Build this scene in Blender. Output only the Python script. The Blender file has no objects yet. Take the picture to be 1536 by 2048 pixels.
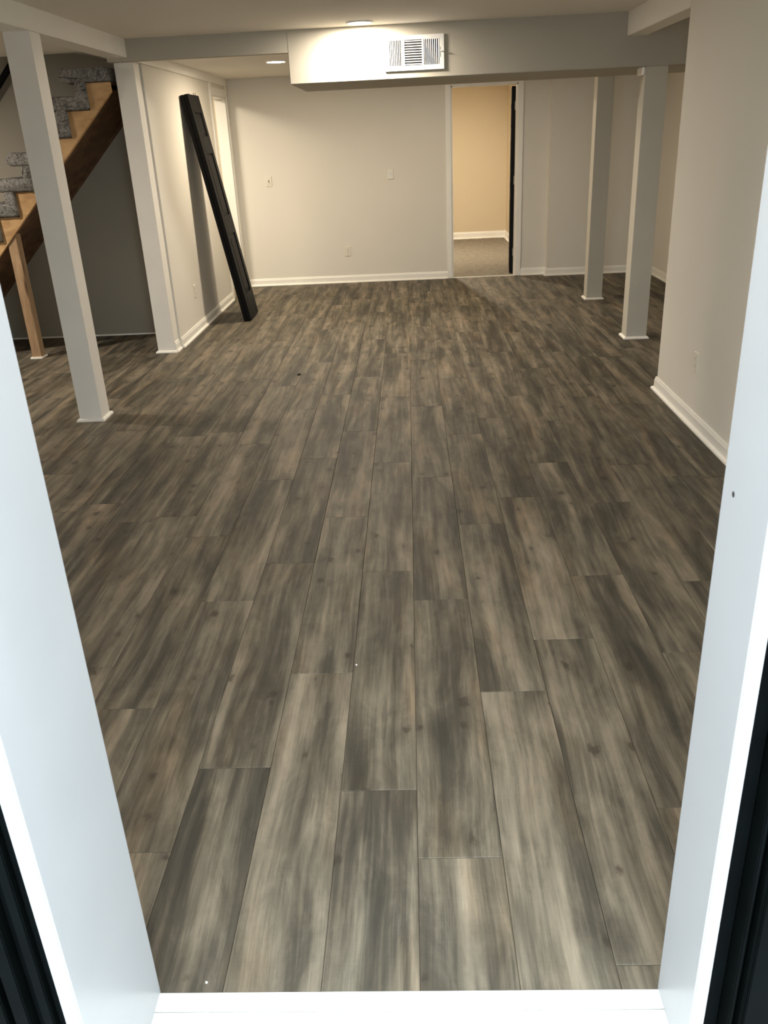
import bpy, math, random
from mathutils import Vector, Matrix, noise as mnoise
random.seed(7)
C = bpy.context.scene.collection
SC = bpy.context.scene
PI = math.pi

# ------------------------------------------------------------------ camera
CAM_H = 1.575
YAW, PITCH, ROLL, FPX = -0.0443495, 0.4202829, -0.0489772, 1674.25
def cam_basis():
    cy, sy, cp, sp = math.cos(YAW), math.sin(YAW), math.cos(PITCH), math.sin(PITCH)
    f = Vector((sy*cp, cy*cp, -sp)); r = Vector((cy, -sy, 0)); u = r.cross(f)
    cr, sr = math.cos(ROLL), math.sin(ROLL)
    return cr*r + sr*u, -sr*r + cr*u, f
R_, U_, F_ = cam_basis()
cd = bpy.data.cameras.new('camera'); cam = bpy.data.objects.new('camera', cd); C.objects.link(cam)
cam.matrix_world = Matrix(((R_.x, U_.x, -F_.x, 0), (R_.y, U_.y, -F_.y, 0), (R_.z, U_.z, -F_.z, CAM_H), (0, 0, 0, 1)))
cd.sensor_fit = 'VERTICAL'; cd.sensor_height = 24.0; cd.lens = FPX/2048*24.0
cd.clip_start = 0.02
cd.dof.use_dof = True; cd.dof.focus_distance = 4.5; cd.dof.aperture_fstop = 9.0
SC.camera = cam

# ------------------------------------------------------------------ sky, exposure
w = bpy.data.worlds.new('overcast_sky'); SC.world = w; w.use_nodes = True
bg = w.node_tree.nodes['Background']
bg.inputs[0].default_value = (0.80, 0.92, 1.0, 1); bg.inputs[1].default_value = 11.0
SC.view_settings.view_transform = 'Standard'; SC.view_settings.look = 'None'
SC.view_settings.exposure = 0.0; SC.view_settings.gamma = 1.0
SC.view_settings.use_curve_mapping = False
SC.cycles.max_bounces = 10; SC.cycles.diffuse_bounces = 6
SC.cycles.sample_clamp_indirect = 6.0
MAIN_LAMP, FAR_LAMP, LEFT_LAMP, BED_LAMP, STORE_LAMP, ENTRY_FILL = 740, 760, 1500, 1450, 66, 430

# ------------------------------------------------------------------ materials
def S(r, g, b):
    f = lambda c: (c/255/12.92) if c/255 <= 0.04045 else ((c/255+0.055)/1.055)**2.4
    return (f(r), f(g), f(b), 1)
class NT:
    def __init__(s, name, rough=0.5, spec=0.5):
        s.m = bpy.data.materials.new(name); s.m.use_nodes = True
        s.t = s.m.node_tree; s.b = s.t.nodes['Principled BSDF']
        s.b.inputs['Roughness'].default_value = rough
        s.b.inputs['Specular IOR Level'].default_value = spec
    def n(s, typ, **kw):
        nd = s.t.nodes.new(typ)
        for k, v in kw.items(): setattr(nd, k, v)
        return nd
    def l(s, a, b): s.t.links.new(a, b)
    def put(s, sock, v):
        if hasattr(v, 'node'): s.l(v, sock)
        else: sock.default_value = v
    def math(s, op, a, b=0.0, clamp=False):
        nd = s.n('ShaderNodeMath', operation=op); nd.use_clamp = clamp
        s.put(nd.inputs[0], a); s.put(nd.inputs[1], b); return nd.outputs[0]
    def mix(s, f, a, b, mode='MIX'):
        nd = s.n('ShaderNodeMix', data_type='RGBA', blend_type=mode)
        s.put(nd.inputs[0], f); s.put(nd.inputs[6], a); s.put(nd.inputs[7], b); return nd.outputs[2]
    def ramp(s, f, stops, mode='LINEAR'):
        nd = s.n('ShaderNodeValToRGB'); r = nd.color_ramp; r.interpolation = mode
        while len(r.elements) < len(stops): r.elements.new(0.5)
        for e, (p, c) in zip(r.elements, stops):
            e.position = p; e.color = c if len(c) == 4 else (*c, 1)
        s.l(f, nd.inputs[0]); return nd.outputs[0]
    def rng(s, v, a, b, c=0.0, d=1.0):
        nd = s.n('ShaderNodeMapRange'); s.put(nd.inputs[0], v)
        for i, x in enumerate((a, b, c, d)): nd.inputs[1+i].default_value = x
        return nd.outputs[0]
    def coord(s, scale=(1, 1, 1), kind='Object'):
        tc = s.n('ShaderNodeTexCoord'); mp = s.n('ShaderNodeMapping'); mp.inputs['Scale'].default_value = scale
        s.l(tc.outputs[kind], mp.inputs[0]); return mp.outputs[0]
    def noise(s, vec, scale=1.0, detail=3, rough=0.5, w=None, dist=0.0):
        nd = s.n('ShaderNodeTexNoise'); nd.noise_dimensions = '4D' if w is not None else '3D'
        s.l(vec, nd.inputs['Vector']); nd.inputs['Scale'].default_value = scale
        nd.inputs['Detail'].default_value = detail; nd.inputs['Roughness'].default_value = rough
        nd.inputs['Distortion'].default_value = dist
        if w is not None: s.put(nd.inputs['W'], w)
        return nd.outputs[0]
    def bump(s, h, strength=0.2, dist=0.002):
        nd = s.n('ShaderNodeBump'); nd.inputs['Strength'].default_value = strength; nd.inputs['Distance'].default_value = dist
        s.l(h, nd.inputs['Height']); s.l(nd.outputs[0], s.b.inputs['Normal'])
    def col(s, v): s.put(s.b.inputs['Base Color'], v)

def plain(name, c, rough=0.5, var=0.06, scale=3.0, bump=0.0, bscale=120, spec=0.5):
    k = NT(name, rough, spec); v = k.coord()
    f = k.noise(v, scale, 3)
    k.col(k.mix(k.rng(f, .3, .7), tuple(x*(1-var) for x in c[:3])+(1,), tuple(min(1, x*(1+var)) for x in c[:3])+(1,)))
    if bump: k.bump(k.noise(v, bscale, 3), bump, 0.002)
    return k.m
M = {}
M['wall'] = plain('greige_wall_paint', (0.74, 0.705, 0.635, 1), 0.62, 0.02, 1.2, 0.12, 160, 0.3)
M['ceil'] = plain('flat_ceiling_paint', (0.80, 0.76, 0.69, 1), 0.8, 0.02, 1.5, 0.1, 120, 0.2)
M['stairwall'] = plain('shaded_stair_wall_paint', (0.33, 0.305, 0.255, 1), 0.7, 0.03, 1.2, 0.12, 120, 0.2)  # wall colour darkened to hold the shade under the stairs
M['rpost'] = plain('shaded_post_paint', (0.54, 0.51, 0.44, 1), 0.5, 0.03, 4, 0.08, 90, 0.3)  # darker copy of the post paint, shade of the right posts in its colour
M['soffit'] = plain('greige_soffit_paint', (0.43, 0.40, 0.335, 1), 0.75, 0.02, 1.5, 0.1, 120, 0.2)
M['cream'] = plain('warm_bedroom_paint', (0.66, 0.56, 0.40, 1), 0.65, 0.02, 1.2, 0.08, 160, 0.3)
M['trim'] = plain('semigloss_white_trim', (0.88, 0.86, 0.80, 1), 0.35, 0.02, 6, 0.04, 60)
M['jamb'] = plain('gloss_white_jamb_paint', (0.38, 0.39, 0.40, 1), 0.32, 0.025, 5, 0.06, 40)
M['sill'] = plain('white_sill_paint', (0.68, 0.67, 0.65, 1), 0.4, 0.02, 9, 0.08, 30)
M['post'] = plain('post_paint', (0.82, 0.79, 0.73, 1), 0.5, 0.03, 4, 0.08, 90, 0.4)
M['plastic'] = plain('ivory_plastic', (0.74, 0.70, 0.60, 1), 0.3, 0.01)
M['slot'] = plain('dark_slot', (0.03, 0.028, 0.025, 1), 0.6, 0.1)
M['vent'] = plain('white_enamel_metal', (0.82, 0.81, 0.78, 1), 0.4, 0.01)
M['duct'] = plain('dark_duct', (0.02, 0.02, 0.02, 1), 0.7, 0.1)
M['steel'] = plain('zinc_steel', (0.5, 0.5, 0.5, 1), 0.35, 0.05); M['steel'].node_tree.nodes['Principled BSDF'].inputs['Metallic'].default_value = 0.9
M['pin'] = plain('dark_pin_metal', (0.12, 0.10, 0.08, 1), 0.4, 0.1)
M['black'] = plain('satin_black_paint', (0.0045, 0.0046, 0.0047, 1), 0.5, 0.15, 8, 0.06, 60, 0.12)
M['blackmetal'] = plain('black_door_metal', (0.0018, 0.0026, 0.0026, 1), 0.5, 0.2, 10, 0.05, 80, 0.02)
M['concrete'] = plain('patio_concrete', (0.36, 0.35, 0.33, 1), 0.85, 0.12, 3, 0.3, 60, 0.3)
M['stone'] = plain('shade_wall_stone', (0.16, 0.16, 0.155, 1), 0.85, 0.2, 4, 0.3, 40, 0.2)
M['siding'] = plain('exterior_wall_paint', (0.5, 0.5, 0.5, 1), 0.7, 0.05)
M['subfloor'] = plain('dark_joint', (0.07, 0.06, 0.048, 1), 0.9, 0.1)
M['chip'] = plain('chipped_white_fleck', (0.75, 0.74, 0.7, 1), 0.7, 0.1, 90)
M['dark_chip'] = plain('dark_brown_chip', (0.012, 0.007, 0.004, 1), 0.6, 0.3, 90)

def lamp_mat(name, col, strength):
    k = NT(name); k.col((0.9, 0.9, 0.88, 1))
    k.b.inputs['Emission Color'].default_value = (*col, 1); k.b.inputs['Emission Strength'].default_value = strength
    return k.m
WARM1, WARM2, WARM3 = (1.0, 0.89, 0.75), (1.0, 0.85, 0.64), (1.0, 0.88, 0.70)
M['lamp_main'] = lamp_mat('main_lamp_lens', WARM1, MAIN_LAMP)
M['lamp_far'] = lamp_mat('far_lamp_lens', WARM2, FAR_LAMP)
M['lamp_left'] = lamp_mat('left_lamp_lens', WARM1, LEFT_LAMP)
M['fill_far'] = lamp_mat('far_fill_lens', WARM2, FAR_LAMP*0.32)
M['fill_entry'] = lamp_mat('entry_fill_lens', WARM1, ENTRY_FILL)
M['lamp_bed'] = lamp_mat('bedroom_lamp_lens', WARM3, BED_LAMP)
M['lamp_store'] = lamp_mat('storeroom_lamp_lens', WARM3, STORE_LAMP)

def plank_mat():
    k = NT('weathered_grey_oak_print', 0.58, 0.3)
    oi = k.n('ShaderNodeObjectInfo'); ge = k.n('ShaderNodeNewGeometry')
    wr = k.math('ADD', k.math('MULTIPLY', oi.outputs['Random'], 61.0), k.math('MULTIPLY', ge.outputs['Random Per Island'], 37.0))
    w2 = k.math('ADD', wr, 13.7); w3 = k.math('ADD', wr, 29.1)
    # soft warp so that the bands meander along the board
    base = k.coord((1, 1, 0))
    wv = k.noise(k.coord((2.5, 1.3, 0)), 1.0, 1, 0.5, w2)
    comb = k.n('ShaderNodeCombineXYZ'); k.l(k.math('MULTIPLY', k.math('SUBTRACT', wv, 0.5), 0.07), comb.inputs[0])
    add = k.n('ShaderNodeVectorMath', operation='ADD'); k.l(base, add.inputs[0]); k.l(comb.outputs[0], add.inputs[1])
    def sc(x, y):
        m = k.n('ShaderNodeMapping'); m.inputs['Scale'].default_value = (x, y, 1); k.l(add.outputs[0], m.inputs[0]); return m.outputs[0]
    bands = k.noise(sc(12.5, 1.15), 1.0, 3, 0.58, wr, 0.25)
    streak = k.noise(sc(62, 2.0), 1.0, 3, 0.6, w2)
    fine = k.noise(sc(270, 9), 1.0, 2, 0.6, w3)
    saw = k.noise(sc(10, 250), 1.0, 1, 0.5, w3)
    blot = k.noise(sc(12, 4.2), 1.0, 5, 0.68, w3, 0.7)
    t = k.math('ADD', k.math('MULTIPLY', bands, 0.54), k.math('MULTIPLY', streak, 0.20))
    t = k.math('ADD', t, k.math('MULTIPLY', fine, 0.11))
    t = k.math('ADD', t, k.math('MULTIPLY', saw, 0.015))
    t = k.math('ADD', t, k.math('MULTIPLY', blot, 0.25))
    t = k.math('ADD', t, k.math('MULTIPLY', k.math('SUBTRACT', oi.outputs['Random'], 0.5), 0.04))
    t = k.math('SUBTRACT', t, 0.002)
    c = k.ramp(t, [(0.43, S(53, 50, 43)), (0.50, S(71, 66, 56)), (0.565, S(97, 90, 77)), (0.64, S(125, 115, 99)), (0.72, S(147, 136, 117))])
    # faint brown stain patches
    st = k.noise(sc(8, 2.0), 1.0, 2, 0.5, k.math('ADD', wr, 47.0))
    c = k.mix(k.rng(st, 0.53, 0.70, 0.0, 0.5), c, k.mix(1.0, c, (1.06, 0.90, 0.74, 1), 'MULTIPLY'))
    c = k.mix(k.rng(st, 0.47, 0.34, 0.0, 0.5), c, k.mix(1.0, c, (0.90, 0.96, 0.98, 1), 'MULTIPLY'))
    # knots
    vo = k.n('ShaderNodeTexVoronoi', voronoi_dimensions='2D'); vo.inputs['Scale'].default_value = 1.0
    ofs = k.n('ShaderNodeCombineXYZ'); k.l(k.math('MULTIPLY', wr, 3.17), ofs.inputs[0]); k.l(k.math('MULTIPLY', wr, 5.71), ofs.inputs[1])
    av = k.n('ShaderNodeVectorMath', operation='ADD'); k.l(sc(8.0, 5.2), av.inputs[0]); k.l(ofs.outputs[0], av.inputs[1])
    k.l(av.outputs[0], vo.inputs['Vector'])
    jit = k.math('MULTIPLY', k.math('SUBTRACT', k.noise(sc(45, 30), 1.0, 3, 0.6, wr), 0.5), 0.34)
    d = k.math('ADD', vo.outputs['Distance'], jit)
    sepc = k.n('ShaderNodeSeparateColor'); k.l(vo.outputs['Color'], sepc.inputs[0])
    d = k.math('ADD', d, k.math('MULTIPLY', sepc.outputs[1], 0.09))
    knot = k.math('MULTIPLY', k.rng(d, 0.16, 0.08), k.rng(sepc.outputs[0], 0.66, 0.72), True)
    halo = k.math('MULTIPLY', k.rng(d, 0.50, 0.10), k.rng(sepc.outputs[0], 0.45, 0.62), True)
    c = k.mix(k.math('MULTIPLY', halo, 0.28), c, S(62, 56, 46))
    c = k.mix(k.math('MULTIPLY', knot, 0.64), c, S(44, 38, 30))
    k.col(c)
    h = k.math('ADD', k.math('MULTIPLY', fine, 0.5), k.math('MULTIPLY', streak, 0.4))
    k.bump(h, 0.10, 0.001)
    k.put(k.b.inputs['Roughness'], k.rng(fine, 0.3, 0.7, 0.54, 0.66))
    return k.m
M['plank'] = plank_mat()

def pine_mat(name, c1, c2, axis=(1, 1, 1)):
    k = NT(name, 0.6, 0.3); v = k.coord(axis)
    f = k.noise(v, 1.0, 4, 0.6, dist=0.4)
    c = k.ramp(f, [(0.35, c1), (0.65, c2)])
    vo = k.n('ShaderNodeTexVoronoi'); vo.inputs['Scale'].default_value = 1.0
    k.l(k.coord(tuple(a*0.42 for a in axis)), vo.inputs['Vector'])
    c = k.mix(k.rng(vo.outputs['Distance'], 0.16, 0.05, 0, 0.85), c, (0.07, 0.035, 0.015, 1))
    k.col(c); k.bump(f, 0.15, 0.001); return k.m
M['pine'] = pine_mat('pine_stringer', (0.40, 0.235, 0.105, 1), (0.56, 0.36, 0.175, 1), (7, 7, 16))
M['stud'] = pine_mat('pine_stud', (0.30, 0.195, 0.11, 1), (0.44, 0.30, 0.18, 1), (24, 24, 3.5))
M['darkwood'] = pine_mat('dark_brown_wood', (0.10, 0.055, 0.028, 1), (0.17, 0.095, 0.05, 1), (6, 6, 14))  # darker brown for the far stringer, tread boards and underside

def carpet_mat(name, dark, light, s=70):
    k = NT(name, 0.95, 0.1); v = k.coord()
    a = k.noise(v, s, 3, 0.7); b = k.noise(v, s*0.22, 3, 0.6)
    t = k.math('ADD', k.math('MULTIPLY', a, 0.65), k.math('MULTIPLY', b, 0.35))
    k.col(k.ramp(t, [(0.36, dark), (0.62, light)])); k.bump(a, 0.7, 0.006); return k.m
M['stair_carpet'] = carpet_mat('grey_shag_carpet', (0.045, 0.043, 0.040, 1), (0.30, 0.29, 0.275, 1))
M['carpet'] = carpet_mat('beige_carpet', (0.16, 0.14, 0.11, 1), (0.30, 0.265, 0.21, 1), 60)

# ------------------------------------------------------------------ mesh helpers
class MB:
    def __init__(s): s.v = []; s.f = []
    def quad(s, pts):
        i = len(s.v); s.v += [tuple(p) for p in pts]; s.f.append(tuple(range(i, i+len(pts)))); return s
    def box(s, x0, x1, y0, y1, z0, z1):
        i = len(s.v)
        s.v += [(x0,y0,z0),(x1,y0,z0),(x1,y1,z0),(x0,y1,z0),(x0,y0,z1),(x1,y0,z1),(x1,y1,z1),(x0,y1,z1)]
        for q in ((0,3,2,1),(4,5,6,7),(0,1,5,4),(1,2,6,5),(2,3,7,6),(3,0,4,7)): s.f.append(tuple(i+k for k in q))
        return s
    def prism(s, poly, a, b, axis='y'):
        """poly: 2D outline; extruded from a to b along axis"""
        def P(u, w, t):
            return {'y': (u, t, w), 'x': (t, u, w), 'z': (u, w, t)}[axis]
        i = len(s.v); n = len(poly)
        s.v += [P(u, w, a) for u, w in poly] + [P(u, w, b) for u, w in poly]
        s.f.append(tuple(i+k for k in range(n))); s.f.append(tuple(i+n+k for k in reversed(range(n))))
        for k in range(n):
            j = (k+1) % n; s.f.append((i+k, i+n+k, i+n+j, i+j))
        return s
    def lathe(s, prof, n=40, cap=False):
        i = len(s.v); m = len(prof)
        for k in range(n):
            a = 2*PI*k/n
            s.v += [(r*math.cos(a), r*math.sin(a), z) for r, z in prof]
        for k in range(n):
            for j in range(m-1):
                a0 = i+k*m+j; b0 = i+((k+1) % n)*m+j
                s.f.append((a0, a0+1, b0+1, b0))
        if cap: s.f.append(tuple(i+k*m+m-1 for k in range(n)))
        return s
    def mesh(s, name, mat, bevel=0):
        me = bpy.data.meshes.new(name); me.from_pydata(s.v, [], s.f)
        import bmesh
        bm = bmesh.new(); bm.from_mesh(me)
        bmesh.ops.recalc_face_normals(bm, faces=bm.faces)
        if bevel: bmesh.ops.bevel(bm, geom=list(bm.edges), offset=bevel, segments=2, affect='EDGES', clamp_overlap=True)
        bm.to_mesh(me); bm.free()
        if mat: me.materials.append(mat)
        return me
    def build(s, name, mat, parent=None, bevel=0, smooth=False, loc=None):
        me = s.mesh(name, mat, bevel)
        if smooth:
            for p in me.polygons: p.use_smooth = True
        o = bpy.data.objects.new(name, me); C.objects.link(o)
        if parent: o.parent = parent
        if loc: o.location = loc
        return o
def bx(*a): return MB().box(*a)
def struct(o): o['kind'] = 'structure'; return o
def thing(name, label, cat, loc=(0, 0, 0), group=None):
    o = bpy.data.objects.new(name, None); C.objects.link(o); o.location = loc
    o['label'] = label; o['category'] = cat
    if group: o['group'] = group
    o.empty_display_size = 0.1
    return o
def tag(o, label, cat, group=None):
    o['label'] = label; o['category'] = cat
    if group: o['group'] = group
    return o
def link_mesh(name, me, parent, loc=(0, 0, 0), rot=(0, 0, 0)):
    o = bpy.data.objects.new(name, me); C.objects.link(o); o.parent = parent; o.location = loc; o.rotation_euler = rot; return o

# ------------------------------------------------------------------ room dimensions (metres)
CZ, FZ, LZ = 2.30, 2.235, 2.245         # ceilings: main, far, left bay
YF, YD = 1.147, 6.79                    # front wall inside, soffit face
YB, YA = 10.33, 10.22                   # far wall, far wall of the right bay
XW, XR, XA = -1.985, 1.575, 2.79        # left partition, right wall, right bay wall
XL = -5.8

# floor: dark bed under the planks
floor = struct(bx(XL, XA+0.1, 1.09, YB+0.0, -0.12, -0.006).build('floor', M['subfloor']))
# --- planks
PW, PL, X0, GAP = 0.2018, 1.222, -0.4288, 0.0009
PH = {-4:1.474, -3:1.329, -2:0.965, -1:1.153, 0:1.434, 1:1.092, 2:0.945, 3:1.358, 4:0.763, 5:1.042, 6:1.479}
def plank_mesh(wd, ln):
    mb = MB(); g = GAP/2; b = 0.0016; d = 0.0012
    x0, x1, y0, y1 = g, wd-g, g, ln-g
    ring0 = [(x0,y0,-0.006),(x1,y0,-0.006),(x1,y1,-0.006),(x0,y1,-0.006)]
    ring1 = [(x,y,-d) for x, y, z in ring0]
    ring2 = [(x0+b,y0+b,0),(x1-b,y0+b,0),(x1-b,y1-b,0),(x0+b,y1-b,0)]
    mb.v = ring0+ring1+ring2
    for k in range(4):
        j = (k+1) % 4; mb.f += [(k, j, 4+j, 4+k), (4+k, 4+j, 8+j, 8+k)]
    mb.f.append((8, 9, 10, 11))
    return mb
full = plank_mesh(PW, PL).mesh('plank', M['plank'])
cells = []
kmin = math.floor((XL-X0)/PW); kmax = math.ceil((XA-X0)/PW)
for k in range(kmin, kmax):
    ph = (PH[k]*1.575) if k in PH else random.uniform(0, PL)
    j = math.floor((YF-ph)/PL)
    y = ph+j*PL
    xa, xb = max(X0+k*PW, XL), min(X0+(k+1)*PW, XA)
    if xb-xa < 0.02: continue
    while y < YB:
        ya, yb = max(y, YF), min(y+PL, YB)
        if yb-ya > 0.01: cells.append((xa, xb, ya, yb))
        y += PL
def px_area(c):
    xa, xb, ya, yb = c
    cx, cyy = (xa+xb)/2, (ya+yb)/2
    d = Vector((cx, cyy, -CAM_H)); z = d.dot(F_)
    if z < 0.3: return 0
    px, py = 768+FPX*d.dot(R_)/z, 1024-FPX*d.dot(U_)/z
    pen = 1.0 if -60 < px < 1596 and py < 2200 else 0.001
    if cx > XR+0.2 and cyy < 5.35: pen = 0
    if cx < -0.9 and py > 600 and px < 0.24*(py-605)-40: pen *= 0.01
    return pen*(xb-xa)*(yb-ya)*CAM_H/z**3
cells.sort(key=px_area, reverse=True)
for i, (xa, xb, ya, yb) in enumerate(cells[:298]):
    me = full if (abs(xb-xa-PW) < 1e-4 and abs(yb-ya-PL) < 1e-4) else plank_mesh(xb-xa, yb-ya).mesh('plank', M['plank'])
    link_mesh('plank', me, floor, (xa, ya, 0))
rest = MB()
for xa, xb, ya, yb in cells[298:]:
    pm = plank_mesh(xb-xa, yb-ya); i0 = len(rest.v)
    rest.v += [(x+xa, y+ya, z) for x, y, z in pm.v]; rest.f += [tuple(i0+q for q in f) for f in pm.f]
if rest.v:
    o = rest.build('plank', M['plank'], floor); o['kind'] = 'stuff'

# ------------------------------------------------------------------ ceilings, beams, soffit
struct(bx(-2.0, XA+0.1, YF-0.05, YD+0.3, CZ, CZ+0.2).build('ceiling', M['ceil']))
cl = MB(); cl.box(XL, -2.13, YF-0.05, 6.95, LZ, LZ+0.3); cl.box(-2.42, -2.0, 6.95, 7.75, LZ, LZ+0.3)
struct(cl.build('ceiling', M['ceil']))
struct(bx(-2.1, XA+0.1, YD+0.06, YB+0.05, FZ, FZ+0.3).build('ceiling', M['ceil']))
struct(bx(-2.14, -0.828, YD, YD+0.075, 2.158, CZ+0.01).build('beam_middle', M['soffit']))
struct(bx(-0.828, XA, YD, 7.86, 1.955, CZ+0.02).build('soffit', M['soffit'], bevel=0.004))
struct(bx(-2.14, -1.99, YF, YD+0.0, 2.182, CZ+0.05).build('beam_left', M['trim'], bevel=0.003))
struct(bx(-2.12, XW+0.025, YD+0.073, YB, 2.165, CZ+0.05).build('beam_left', M['trim'], bevel=0.003))
struct(bx(XR, XR+0.14, 5.35, YD, 2.15, CZ+0.05).build('beam_right', M['ceil'], bevel=0.003))

# ------------------------------------------------------------------ walls
struct(bx(XR, XA+0.1, YF-0.05, 5.35, 0, CZ+0.05).build('wall_right', M['wall'], bevel=0.006))
struct(bx(XA, XA+0.12, 5.35, YB+0.1, 0, CZ+0.05).build('wall_right', M['wall']))
wf = MB()
DX0, DX1, DZ = 0.505, 1.245, 2.055
wf.box(-2.1, DX0, YB, YB+0.12, 0, CZ+0.05); wf.box(DX1, XA, YB, YB+0.12, 0, CZ+0.05); wf.box(DX0, DX1, YB, YB+0.12, DZ, CZ+0.05)
wf.box(1.60, XA, YA, YB, 0, CZ)
struct(wf.build('wall_far', M['wall']))
OY0, OY1, OZ = 9.50, 10.23, 2.05
wl = MB()
wl.box(XW-0.115, XW, 7.112, OY0, 0, 2.30); wl.box(XW-0.115, XW, OY1, YB, 0, 2.30); wl.box(XW-0.115, XW, OY0, OY1, OZ, 2.30)
struct(wl.build('wall_left', M['wall']))
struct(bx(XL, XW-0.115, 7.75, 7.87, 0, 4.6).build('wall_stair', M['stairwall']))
sw = MB(); sw.box(XL, -2.42, 6.85, 6.95, LZ+0.3, 4.6); sw.box(-2.45, -2.35, 6.95, 7.75, 2.55, 4.6); sw.box(XL, -2.35, 6.85, 7.87, 4.6, 4.7)
struct(sw.build('wall_stairwell', M['wall']))
struct(bx(XL-0.12, XL, YF-0.05, 10.5, 0, 4.7).build('wall_side', M['wall']))
# store room behind the left partition
sr = MB(); sr.box(XL, XW-0.115, YB, YB+0.12, 0, 2.4); 
struct(sr.build('wall_storeroom', M['cream']))
struct(bx(XL, -2.1, 7.87, YB+0.12, 2.35, 2.45).build('ceiling', M['ceil']))
# room beyond the far door
br = MB(); br.box(-1.6, -1.5, YB+0.12, 14.45, 0, 2.4); br.box(1.57, 1.67, YB+0.12, 14.45, 0, 2.4); br.box(-1.6, 1.67, 14.35, 14.45, 0, 2.4)
br.box(-1.5, 1.57, YB+0.12, YB+0.125, 2.06, 2.4)
struct(br.build('wall_bedroom', M['cream']))
struct(bx(-1.6, 1.67, YB+0.12, 14.45, 2.30, 2.4).build('ceiling', M['ceil']))
cp = MB()
nx, ny = 60, 80
for j in range(ny+1):
    for i in range(nx+1):
        x, y = -1.5+3.07*i/nx, YB+0.03+4.02*j/ny
        cp.v.append((x, y, 0.004+0.006*mnoise.noise((x*14, y*14, 0))))
for j in range(ny):
    for i in range(nx):
        a = j*(nx+1)+i; cp.f.append((a, a+1, a+nx+2, a+nx+1))
struct(cp.build('floor_carpet', M['carpet'], smooth=True))
struct(bx(-1.6, 1.67, YB, 14.45, -0.1, -0.01).build('floor', M['subfloor']))

# front wall with the entry opening
JX0, JX1, JT = -0.556, 0.449, 2.07
fw = MB()
fw.box(XL, JX0-0.02, 0.90, YF, -0.12, 2.6); fw.box(JX1+0.02, XA+0.1, 1.0, YF, -0.12, 2.6); fw.box(JX0-0.02, JX1+0.02, 1.0, YF, JT+0.02, 2.6)
struct(fw.build('wall_front', M['wall']))
struct(bx(XL-0.2, XA+0.3, 0.9, 1.0, 2.3, 3.4).build('wall_outside', M['siding']))
# entry jambs
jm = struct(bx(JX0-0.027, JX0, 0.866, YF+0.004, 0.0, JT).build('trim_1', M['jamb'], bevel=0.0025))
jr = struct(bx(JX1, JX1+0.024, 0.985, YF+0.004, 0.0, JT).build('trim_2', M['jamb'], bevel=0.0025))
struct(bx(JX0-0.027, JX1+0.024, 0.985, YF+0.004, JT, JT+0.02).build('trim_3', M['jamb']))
# nail hole and paint ridge on the jambs
nh = MB().lathe([(0.0045, 0.0), (0.003, -0.0004), (0.0005, -0.0005)], 14, True)
o = nh.build('nail_hole', M['slot'], jr, loc=(JX1-0.0006, 1.108, 1.09)); o.rotation_euler = (0, PI/2, 0)
# sill
sl = MB()
sl.box(JX0-0.02, JX1+0.02, 1.108, YF, -0.12, 0.002)
sl.box(JX0-0.02, JX1+0.02, 0.80, 1.106, -0.12, 0.000)
struct(sl.build('trim_4', M['sill'], bevel=0.0015))
# black outer frame, left and right
def black_frame(name, xs):
    root = bpy.data.objects.new(name, None); C.objects.link(root); root['kind'] = 'structure'
    for n, a, b, y0, y1 in xs: bx(a, b, y0, y1, -0.12, 2.15).build(n, M['blackmetal'], root, bevel=0.002)
    return root
black_frame('trim_5', [('frame_rail', -0.605, -0.583, 0.885, 0.93), ('frame_bead', -0.622, -0.605, 0.872, 0.93), ('frame_rail', -0.640, -0.622, 0.888, 0.93),
    ('frame_bead', -0.664, -0.640, 0.866, 0.93), ('frame_rail', -0.68, -0.664, 0.892, 0.93), ('frame_board', -0.86, -0.68, 0.872, 0.93)])
black_frame('trim_6', [('frame_rail', 0.473, 0.502, 0.998, 1.04), ('frame_bead', 0.502, 0.509, 0.962, 1.04), ('frame_rail', 0.509, 0.517, 0.975, 1.04),
    ('frame_bead', 0.517, 0.522, 0.955, 1.04), ('frame_board', 0.522, 0.75, 0.952, 1.04)])
struct(bx(-4.5, 4.5, -0.2, 0.95, 2.55, 2.75).build('added_shade_roof', M['siding']))  # unseen overhang added to keep high sky light off the entry
ow = MB(); ow.box(-2.3, -2.1, -4.0, 0.9, -0.14, 1.3); ow.box(2.1, 2.3, -4.0, 0.9, -0.14, 1.3)  # unseen side walls added to cut side light on the jambs
struct(ow.build('added_shade_walls', M['stone']))
struct(bx(-14, 14, -14, 0.9, -0.3, -0.14).build('ground_patio', M['concrete']))

# ------------------------------------------------------------------ baseboards and casings
BASE = [(0, 0), (0.030, 0), (0.0295, 0.007), (0.026, 0.013), (0.021, 0.017), (0.013, 0.019), (0.013, 0.062), (0.011, 0.068), (0.0085, 0.073), (0.0075, 0.080), (0.005, 0.084), (0, 0.084)]
def baseboard(name, pts, mat='trim', scale=1.0):
    """pts: polyline along the wall foot, room on the left-hand side of travel"""
    mb = MB(); P = [Vector(p) for p in pts]; n = len(P); m = len(BASE)
    for i, p in enumerate(P):
        dirs = []
        if i > 0: dirs.append((P[i]-P[i-1]).normalized())
        if i < n-1: dirs.append((P[i+1]-P[i]).normalized())
        nr = [Vector((-d.y, d.x)) for d in dirs]
        if len(nr) == 2:
            b = (nr[0]+nr[1]).normalized(); b = b/max(0.2, b.dot(nr[0]))
        else: b = nr[0]
        for u, z in BASE: mb.v.append((p.x+b.x*u*scale, p.y+b.y*u*scale, z*scale))
    for i in range(n-1):
        for k in range(m):
            j = (k+1) % m; mb.f.append((i*m+k, i*m+j, (i+1)*m+j, (i+1)*m+k))
    mb.f.append(tuple(range(m))); mb.f.append(tuple((n-1)*m+k for k in reversed(range(m))))
    return struct(mb.build(name, M[mat]))
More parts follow.
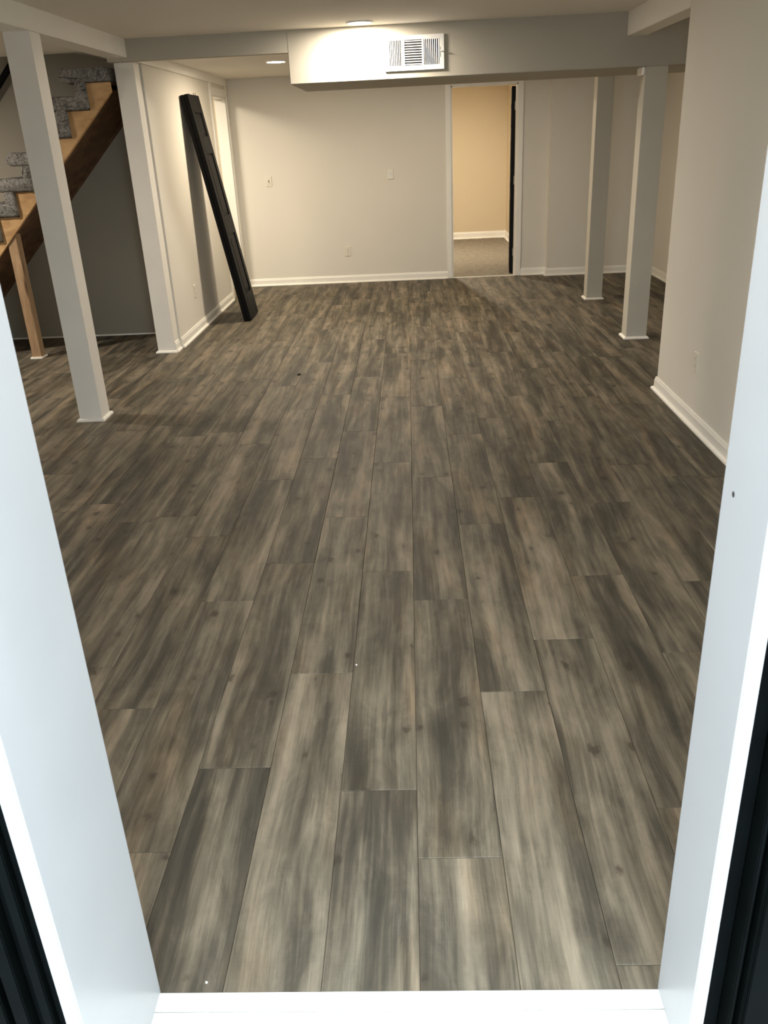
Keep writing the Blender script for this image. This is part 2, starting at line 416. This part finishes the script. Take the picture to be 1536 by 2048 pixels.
CW = 0.062
baseboard('baseboard_far', [(DX0-CW, YB), (XW+0.002, YB)])
baseboard('baseboard_far', [(XA, YA), (1.60, YA), (1.60, YB), (DX1+CW+0.002, YB)])
baseboard('baseboard_left', [(XW, OY0-0.085), (XW, 7.112)])
baseboard('baseboard_left', [(-2.0, 7.085), (-2.0, 6.955)])
baseboard('baseboard_right', [(XR, YF), (XR, 5.35), (XA, 5.35)])
baseboard('baseboard_right', [(XA, 5.40), (XA, YA)])
baseboard('baseboard_stair', [(-2.2, 7.75), (XL, 7.75)], scale=0.16)
baseboard('baseboard_bedroom', [(1.57, YB+0.16), (1.57, 14.35), (-1.5, 14.35)], scale=1.3)
def casing_y(name, x0, x1, zt, y, wd, front):
    """casing around an opening in a wall facing -y"""
    r = bpy.data.objects.new(name, None); C.objects.link(r); r['kind'] = 'structure'
    t = 0.018
    bx(x0-wd, x0-0.004, y-t, y, 0, zt+wd).build('side_casing', M['trim'], r, bevel=0.004)
    bx(x1+0.004, x1+wd, y-t, y, 0, zt+wd).build('side_casing', M['trim'], r, bevel=0.004)
    bx(x0-0.004, x1+0.004, y-t, y, zt+0.004, zt+wd).build('head_casing', M['trim'], r, bevel=0.004)
    jb = MB(); jb.box(x0-0.004, x0+0.012, y-0.002, y+0.125, 0, zt+0.004); jb.box(x1-0.012, x1+0.004, y-0.002, y+0.125, 0, zt+0.004); jb.box(x0, x1, y-0.002, y+0.125, zt-0.012, zt+0.004)
    jb.build('door_jamb', M['trim'], r)
    bx(x0, x1, y-0.012, y+0.02, 0, 0.006).build('threshold_strip', M['trim'], r)
    return r
casing_y('trim_7', DX0, DX1, DZ, YB, CW, True)
r = bpy.data.objects.new('trim_8', None); C.objects.link(r); r['kind'] = 'structure'
t = 0.018
bx(XW, XW+t, OY0-0.085, OY0-0.004, 0, 2.165).build('side_casing', M['trim'], r, bevel=0.004)
bx(XW, XW+t, OY1+0.004, OY1+0.085, 0, 2.165).build('side_casing', M['trim'], r, bevel=0.004)
bx(XW, XW+t, OY0-0.004, OY1+0.004, OZ+0.004, OZ+0.075).build('head_casing', M['trim'], r, bevel=0.004)
jb = MB(); jb.box(XW-0.12, XW+0.002, OY0-0.004, OY0+0.012, 0, OZ); jb.box(XW-0.12, XW+0.002, OY1-0.012, OY1+0.004, 0, OZ); jb.box(XW-0.12, XW+0.002, OY0, OY1, OZ-0.012, OZ+0.004)
jb.build('door_jamb', M['trim'], r)

# ------------------------------------------------------------------ panelled leaf (shared by the black doors)
def panel_leaf(width, height, thick, panels, inset=0.075):
    """leaf in local (u=width, v=thickness, z): raised panels on both broad faces. returns (frame, [panel meshes])"""
    fr = MB(); us = [0, inset, width-inset, width]
    fr.box(0, inset, 0, thick, 0, height); fr.box(width-inset, width, 0, thick, 0, height)
    zs = [0]+[z for p in panels for z in p]+[height]
    for a, b in zip(zs[0::2], zs[1::2]): fr.box(inset, width-inset, 0, thick, a, b)
    ps = []
    for z0, z1 in panels:
        pm = MB(); g, d = 0.030, 0.011
        a, b = inset, width-inset
        pm.box(a, b, d, thick-d, z0, z1)
        for v0, v1 in ((d, 0.003), (thick-d, thick-0.003)):
            o = [(a+0.012, z0+0.012), (b-0.012, z0+0.012), (b-0.012, z1-0.012), (a+0.012, z1-0.012)]
            q = [(a+g+0.012, z0+g+0.012), (b-g-0.012, z0+g+0.012), (b-g-0.012, z1-g-0.012), (a+g+0.012, z1-g-0.012)]
            i = len(pm.v); pm.v += [(u, v0, z) for u, z in o]+[(u, v1, z) for u, z in q]
            for k in range(4):
                j = (k+1) % 4; pm.f.append((i+k, i+j, i+4+j, i+4+k))
            pm.f.append((i+4, i+5, i+6, i+7))
        ps.append(pm)
    return fr, ps

# leaning folded bifold door: local u -> +y, v -> thickness along x, z up; then leaned
HB, WB, TB = 2.02, 0.435, 0.035
PAN = [(0.24, 0.80), (0.97, 1.52), (1.67, 1.87)]
bf = thing('bifold_door', 'folded black panelled bifold door leaning against the left wall', 'door', (-1.563, 8.165, 0.0130))
lean = math.asin(0.1715)
bf.rotation_euler = (0, -lean, 0)
for s in (0, 1):
    fr, ps = panel_leaf(WB, HB, TB-0.001, PAN, 0.085)
    def tr(mb, s=s):
        mb.v = [(-v-(TB+0.002)*s-0.0, u, z) for u, v, z in mb.v]; return mb
    lf = tr(fr).build('door_leaf', M['black'], bf, bevel=0.0025)
    for p in ps: tr(p).build('door_panel', M['black'], lf)
for u, hgt in ((0.13, 0.012), (0.33, 0.026), (0.40, 0.030)):
    o = MB().lathe([(0.0005, 0), (0.0035, 0), (0.0035, hgt*0.6), (0.0025, hgt), (0.0005, hgt)], 12, True).build('pivot_pin', M['pin'], bf, loc=(-0.018, u, HB))
for zz in (0.3, 1.0, 1.7):
    bx(-0.042, -0.030, WB-0.001, WB+0.003, zz, zz+0.07).build('hinge', M['steel'], bf)

# black door standing open in the far doorway
fd = bpy.data.objects.new('door_1', None); C.objects.link(fd); fd['kind'] = 'structure'
fd.location = (DX1-0.010, YB+0.128, 0.012); fd.rotation_euler = (0, 0, math.radians(90-5.8))
fr, ps = panel_leaf(0.71, 2.02, 0.045, [(0.2, 0.8), (0.95, 1.45), (1.6, 1.85)], 0.11)
lf = fr.build('door_slab', M['black'], fd, bevel=0.002)
for p in ps: p.build('door_panel', M['black'], lf)
for zz in (0.2, 1.0, 1.78):
    MB().lathe([(0.0005, 0), (0.006, 0), (0.006, 0.09), (0.0005, 0.09)], 12).build('hinge', M['steel'], fd, loc=(-0.004, 0.004, zz))

# ------------------------------------------------------------------ posts
def shoe(mb_len, axis):
    prof = [(0, 0), (0.018, 0), (0.0175, 0.006), (0.015, 0.012), (0.010, 0.016), (0.004, 0.018), (0, 0.018)]
    return prof
def post(name, label, x0, x1, y0, y1, zt, cap=False, shoe_mat='trim', pm='post'):
    r = thing(name, label, 'post', ((x0+x1)/2, (y0+y1)/2, 0), 'white boxed posts holding up the beams')
    a, b = (x1-x0)/2, (y1-y0)/2
    bx(-a, a, -b, b, 0.0, zt).build('shaft', M[pm], r, bevel=0.003)
    # mitred quarter-round on the four sides
    for k in range(4):
        L, d = (a, b) if k % 2 == 0 else (b, a)
        prof = shoe(0, 0); mb = MB(); m = len(prof)
        for sgn in (-1, 1):
            for u, z in prof: mb.v.append((sgn*(L+u), -(d+u), z))
        for i in range(m):
            j = (i+1) % m; mb.f.append((i, j, m+j, m+i))
        mb.f += [tuple(range(m)), tuple(m+i for i in reversed(range(m)))]
        o = mb.build('base_molding', M[shoe_mat], r); o.rotation_euler = (0, 0, k*PI/2)
    if cap:
        bx(-a-0.022, -a-0.0005, -b-0.004, b, zt-0.055, zt-0.002).build('cap_block', M['trim'], r, bevel=0.006)
    return r
post('support_post', 'boxed post nearest the entry on the left, in front of the stairs', -2.145, -2.0, 5.09, 5.24, 2.182)
post('support_post', 'boxed post at the end of the left wall, between stairs and leaning door', -2.145, -2.0, 6.95, 7.10, 2.165)
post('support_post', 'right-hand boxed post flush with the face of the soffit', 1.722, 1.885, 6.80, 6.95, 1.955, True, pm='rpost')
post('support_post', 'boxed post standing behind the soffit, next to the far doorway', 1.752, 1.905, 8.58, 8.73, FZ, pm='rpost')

# ------------------------------------------------------------------ stairs
st = thing('staircase', 'carpeted staircase with bare pine stringers behind the left posts', 'staircase', (-3.2, 6.9, 0))
OX, OY = -3.2, 6.9
RISE, RUN = 0.182, 0.175
def nose(n): return -3.247+RUN*n-OX
def top(n): return 1.412+RISE*n
NL, NH = -7, 4
def low(x): return 0.844+1.022*(x+OX+3.289)
def stringer(y0, y1, mat, nm):
    pts = []
    xs0 = nose(NL)+0.187
    pts.append((xs0, 0.0))
    for n in range(NL, NH+1):
        z = top(n)-0.10
        pts += [(nose(n)+0.187, z), (nose(n)+0.362, z)]
    xe = nose(NH)+0.362
    pts.append((xe, low(xe)))
    x0 = (0.0-0.844)/1.022-3.289-OX
    pts.append((x0, 0.0))
    return MB().prism(pts, y0, y1, 'y').build(nm, mat, st)
stringer(0.0, 0.04, M['pine'], 'stringer')
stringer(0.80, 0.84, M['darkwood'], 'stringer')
def rounded_slab(x0, x1, z0, z1, y0, y1, rfront, seed, amp=0.006):
    """carpet slab: rounded nose at x0, soft edges, displaced by pile noise"""
    prof = []
    h = z1-z0; r = min(rfront, h/2-0.001)
    for k in range(9):
        a = PI/2+PI*k/8; prof.append((x0+r+r*math.cos(a), (z0+z1)/2+(h/2)*math.sin(a)))
    nb = 10
    for k in range(nb+1): prof.append((x0+r+(x1-0.012-x0-r)*(k+1)/(nb+1), z0))
    prof += [(x1, z0+0.012), (x1, z1-0.012)]
    for k in range(nb+1): prof.append((x1-0.012-(x1-0.012-x0-r)*(k)/(nb+1), z1))
    ys = [y0, y0+0.012]+[y0+0.012+(0.16-0.012)*k/6 for k in range(1, 7)]+[y0+0.16+(y1-y0-0.16)*k/8 for k in range(1, 9)]
    mb = MB(); m = len(prof); cx = (x0+x1)/2; cz = (z0+z1)/2
    for j, y in enumerate(ys):
        s = 0.012 if j == 0 else 0
        for u, z in prof:
            uu = u+(s if u < cx else -s)*min(1, abs(u-cx)/0.05); zz = z+(s if z < cz else -s)
            d = Vector((mnoise.noise((u*38+seed, y*38, z*38)), mnoise.noise((u*38, y*38+seed, z*38)), mnoise.noise((u*38, y*38, z*38+seed))))*amp
            mb.v.append((uu+d.x, y+d.y, zz+d.z))
    for j in range(len(ys)-1):
        for k in range(m):
            q = (k+1) % m; mb.f.append((j*m+k, j*m+q, (j+1)*m+q, (j+1)*m+k))
    mb.f += [tuple(range(m)), tuple((len(ys)-1)*m+k for k in reversed(range(m)))]
    return mb
for n in range(NL, NH+1):
    rb = top(n-1)-0.02 if n > NL else 0.004
    rounded_slab(nose(n)+0.10, nose(n)+0.188, rb, top(n)-0.085, -0.028, 0.835, 0.02, n*3.1).build('riser_carpet', M['stair_carpet'], st, smooth=True)
    if n <= NH+1:
        rounded_slab(nose(n), nose(n)+0.362, top(n)-0.095, top(n), -0.034, 0.835, 0.045, n*7.7).build('tread_carpet', M['stair_carpet'], st, smooth=True)
    if n > NL:
        # bare wood under the carpet: riser board and tread board seen from below
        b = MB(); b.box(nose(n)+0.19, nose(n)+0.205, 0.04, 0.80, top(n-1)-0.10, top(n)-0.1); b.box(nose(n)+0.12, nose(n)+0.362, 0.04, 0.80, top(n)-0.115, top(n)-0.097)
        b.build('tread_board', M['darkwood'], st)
# closing board along the underside
ub = MB(); xa, xb = nose(NL)+0.25, nose(NH)+0.35
ub.v = [(xa, 0.04, low(xa)+0.02), (xb, 0.04, low(xb)+0.02), (xb, 0.80, low(xb)+0.02), (xa, 0.80, low(xa)+0.02),
        (xa, 0.04, low(xa)+0.035), (xb, 0.04, low(xb)+0.035), (xb, 0.80, low(xb)+0.035), (xa, 0.80, low(xa)+0.035)]
ub.f = [(0,1,2,3), (4,7,6,5), (0,4,5,1), (1,5,6,2), (2,6,7,3), (3,7,4,0)]
ub.build('soffit_board', M['darkwood'], st)
# wooden leg under the near stringer
sx0, sx1 = -3.222-OX+0.012, -3.125-OX-0.008
sm = MB(); pts = [(sx0, 0.0), (sx1, 0.0), (sx1, low(sx1)), (sx0, low(sx0))]
sm.prism(pts, 0.012, 0.10, 'y')
leg = sm.build('leg', M['stud'], st, bevel=0.002); leg['label'] = 'bare wooden post under the stair stringer'
bx(sx0-0.014, sx1+0.012, -0.006, 0.118, 0.0, 0.016).build('leg_molding', M['trim'], leg, bevel=0.003)

# handrail on the stair wall
hr = thing('handrail', 'black handrail on the wall above the carpeted stairs', 'handrail', (-3.90, 7.69, 1.547))
mb = MB(); L = 2.5
pr = [(0.02*math.cos(2*PI*k/12), 0.027*math.sin(2*PI*k/12)) for k in range(12)]
for s_ in (-1, 1):
    for u, v in pr: mb.v.append((s_*L/2*0.69-v*0.72, u, s_*L/2*0.72+v*0.69))
for k in range(12): mb.f.append((k, (k+1) % 12, 12+(k+1) % 12, 12+k))
mb.f += [tuple(range(12)), tuple(12+k for k in reversed(range(12)))]
mb.build('rail', M['black'], hr)
for s_ in (-0.5, 0.2):
    bx(-0.012, 0.012, 0.0, 0.06, -0.05, -0.02).build('bracket', M['black'], hr, loc=(s_*L*0.72*0.9, 0, s_*L*0.69*0.9))

# ------------------------------------------------------------------ ceiling lamps
def downlight(label, x, y, z, mat, r=0.075):
    d = thing('ceiling_light', label, 'light', (x, y, z), 'recessed round ceiling lights')
    MB().lathe([(r+0.020, 0.0), (r+0.019, -0.006), (r+0.012, -0.010), (r+0.002, -0.010), (r, -0.006), (r, 0.0)], 48).build('trim_ring', M['vent'], d, smooth=True)
    MB().lathe([(r, -0.006), (r*0.95, -0.0095), (r*0.8, -0.0112), (r*0.4, -0.012), (0.001, -0.012)], 48, True).build('lens', mat, d)
    return d
downlight('ceiling light glaring close in front of the soffit', -0.295, 6.56, CZ, M['lamp_main'])
downlight('small ceiling light seen beyond the left end of the soffit', -1.135, 8.38, FZ, M['lamp_far'])
downlight('unseen fill light added behind the soffit near the far doorway', 0.45, 8.75, FZ, M['fill_far'])  # added fill, brightens the post behind the soffit
downlight('unseen fill light added just inside the entry door', -0.1, 1.75, CZ, M['fill_entry'])  # added fill, brightens the floor near the entry
downlight('ceiling light over the foot of the stairs', -4.4, 5.7, LZ, M['lamp_left'])
downlight('ceiling light in the carpeted room beyond the far doorway', 0.2, 12.3, 2.30, M['lamp_bed'])
downlight('ceiling light in the store room behind the left wall', -3.0, 9.0, 2.35, M['lamp_store'], 0.33)

# ------------------------------------------------------------------ vent register on the soffit
VX0, VX1, VZ0, VZ1 = -0.138, 0.287, 2.004, 2.226
vr = thing('vent_register', 'white three-way air register with louvers on the soffit face', 'vent', ((VX0+VX1)/2, YD, (VZ0+VZ1)/2))
hw, hh = (VX1-VX0)/2, (VZ1-VZ0)/2
bx(-hw+0.02, hw-0.02, -0.006, 0.0, -hh+0.03, hh-0.03).build('duct_opening', M['duct'], vr)
fm = MB()
ih0, ih1 = -0.079, 0.082          # louver field, vertical
cols = [(-0.185, -0.085), (-0.068, 0.055), (0.070, 0.180)]
fy0, fy1 = -0.014, -0.0005
fm.box(-hw, hw, fy0, fy1, ih1, hh); fm.box(-hw, hw, fy0, fy1, -hh, ih0)
fm.box(-hw, cols[0][0], fy0, fy1, ih0, ih1); fm.box(cols[0][1], cols[1][0], fy0, fy1, ih0, ih1); fm.box(cols[1][1], cols[2][0], fy0, fy1, ih0, ih1); fm.box(cols[2][1], hw, fy0, fy1, ih0, ih1)
fm.build('face_plate', M['vent'], vr, bevel=0.0015)
vl = bx(-0.0027, 0.0027, -0.0008, 0.0008, ih0, ih1).mesh('louver', M['vent'])
for ci, n, ang in ((0, 8, 30), (2, 8, -30)):
    a, b = cols[ci]
    for k in range(n): link_mesh('louver', vl, vr, (a+(b-a)*(k+0.5)/n, -0.010, 0), (0, 0, math.radians(ang)))
hl = bx(cols[1][0], cols[1][1], -0.0009, 0.0009, -0.0036, 0.0036).mesh('louver', M['vent'])
for k in range(10): link_mesh('louver', hl, vr, (0, -0.010, ih0+(ih1-ih0)*(k+0.5)/10), (math.radians(-35), 0, 0))
bx(0.184, 0.1875, -0.0145, -0.0135, -0.036, 0.030).build('lever_slot', M['duct'], vr)
mb = MB(); mb.box(0.1845, 0.187, -0.026, -0.013, 0.000, 0.010); mb.box(0.1845, 0.203, -0.028, -0.025, 0.001, 0.009)
mb.build('damper_lever', M['vent'], vr, bevel=0.001)

# ------------------------------------------------------------------ wall plates (local: x right, -y out of the wall, z up)
def plate(name, label, cat, loc, rz, kind):
    r = thing(name, label, cat, loc, 'ivory wall plates'); r.rotation_euler = (0, 0, rz)
    mb = MB(); a, b = 0.035, 0.057
    mb.v = [(-a, 0, -b), (a, 0, -b), (a, 0, b), (-a, 0, b), (-a, -0.003, -b), (a, -0.003, -b), (a, -0.003, b), (-a, -0.003, b),
            (-a+0.004, -0.006, -b+0.004), (a-0.004, -0.006, -b+0.004), (a-0.004, -0.006, b-0.004), (-a+0.004, -0.006, b-0.004)]
    for k in range(4):
        j = (k+1) % 4; mb.f += [(k, j, 4+j, 4+k), (4+k, 4+j, 8+j, 8+k)]
    mb.f += [(8, 9, 10, 11), (3, 2, 1, 0)]
    mb.build('cover_plate', M['plastic'], r)
    def screw(z):
        o = MB().lathe([(0.0035, 0), (0.003, 0.0012), (0.0005, 0.0014)], 12, True).build('screw', M['steel'], r, loc=(0, -0.006, z)); o.rotation_euler = (PI/2, 0, 0)
    if kind == 'switch':
        bx(-0.006, 0.006, -0.0075, -0.005, -0.013, 0.013).build('toggle_slot', M['slot'], r)
        o = bx(-0.0045, 0.0045, -0.018, -0.006, -0.006, 0.006).build('toggle', M['plastic'], r, bevel=0.0015); o.rotation_euler = (0.5, 0, 0)
        screw(0.030); screw(-0.030)
    elif kind == 'cable':
        o = MB().lathe([(0.008, 0), (0.008, 0.003), (0.005, 0.003), (0.005, 0.012), (0.002, 0.012), (0.0005, 0.011)], 18).build('coaxial_jack', M['steel'], r, loc=(0, -0.006, 0.0)); o.rotation_euler = (PI/2, 0, 0)
        screw(0.042); screw(-0.042)
    else:
        for zc in (-0.0195, 0.0195):
            pts = [(0.0165*math.cos(t_)*1.0, max(-0.0125, min(0.0125, 0.0175*math.sin(t_)))) for t_ in [2*PI*k/24 for k in range(24)]]
            rc = MB().prism([(u, w_+zc) for u, w_ in pts], -0.0085, -0.0055, 'y').build('receptacle', M['plastic'], r)
            s = MB(); s.box(-0.0075, -0.0052, -0.0089, -0.008, zc-0.001, zc+0.008); s.box(0.0052, 0.0072, -0.0089, -0.008, zc, zc+0.0075); s.box(-0.002, 0.002, -0.0089, -0.008, zc-0.009, zc-0.005)
            s.build('plug_slots', M['slot'], rc)
        screw(0.0)
    return r
plate('light_switch', 'single light switch on the far wall, beside the leaning door', 'switch', (-1.60, YB, 1.17), 0, 'switch')
plate('cable_plate', 'cable jack plate high on the far wall between switch and doorway', 'wall plate', (-0.195, YB, 1.19), 0, 'cable')
plate('wall_outlet', 'duplex outlet low on the far wall under the cable plate', 'outlet', (-0.735, YB, 0.362), 0, 'outlet')
plate('wall_outlet', 'duplex outlet low on the right wall near the entry', 'outlet', (XR, 4.64, 0.355), -PI/2, 'outlet')
plate('wall_outlet', 'duplex outlet on the left wall beside the shadow of the leaning door', 'outlet', (XW, 7.80, 0.365), PI/2, 'outlet')

# ------------------------------------------------------------------ specks on the floor
def speck(name, label, x, y, r, h, mat):
    mb = MB(); n = 9
    ph = random.uniform(0, 6)
    ring = [(r*(0.7+0.5*mnoise.noise((k*1.7+ph, ph, 0)))*math.cos(2*PI*k/n), r*(0.8+0.5*mnoise.noise((k*1.3, ph, 1)))*math.sin(2*PI*k/n)) for k in range(n)]
    mb.v = [(u, w_, 0.0003) for u, w_ in ring]+[(u*0.7, w_*0.7, h) for u, w_ in ring]
    for k in range(n):
        j = (k+1) % n; mb.f.append((k, j, n+j, n+k))
    mb.f.append(tuple(n+k for k in range(n)))
    tag(mb.build(name, M[mat], loc=(x, y, 0)), label, 'debris')
speck('wood_chip', 'small dark chip lying on the floor in the middle of the room', -0.848, 6.05, 0.020, 0.012, 'dark_chip')
speck('plaster_crumb', 'white plaster crumb on a plank seam ahead of the entry', -0.217, 2.298, 0.0042, 0.003, 'chip')
speck('plaster_crumb', 'white fleck on the plank beside the entry sill', -0.466, 1.17, 0.0035, 0.002, 'chip')
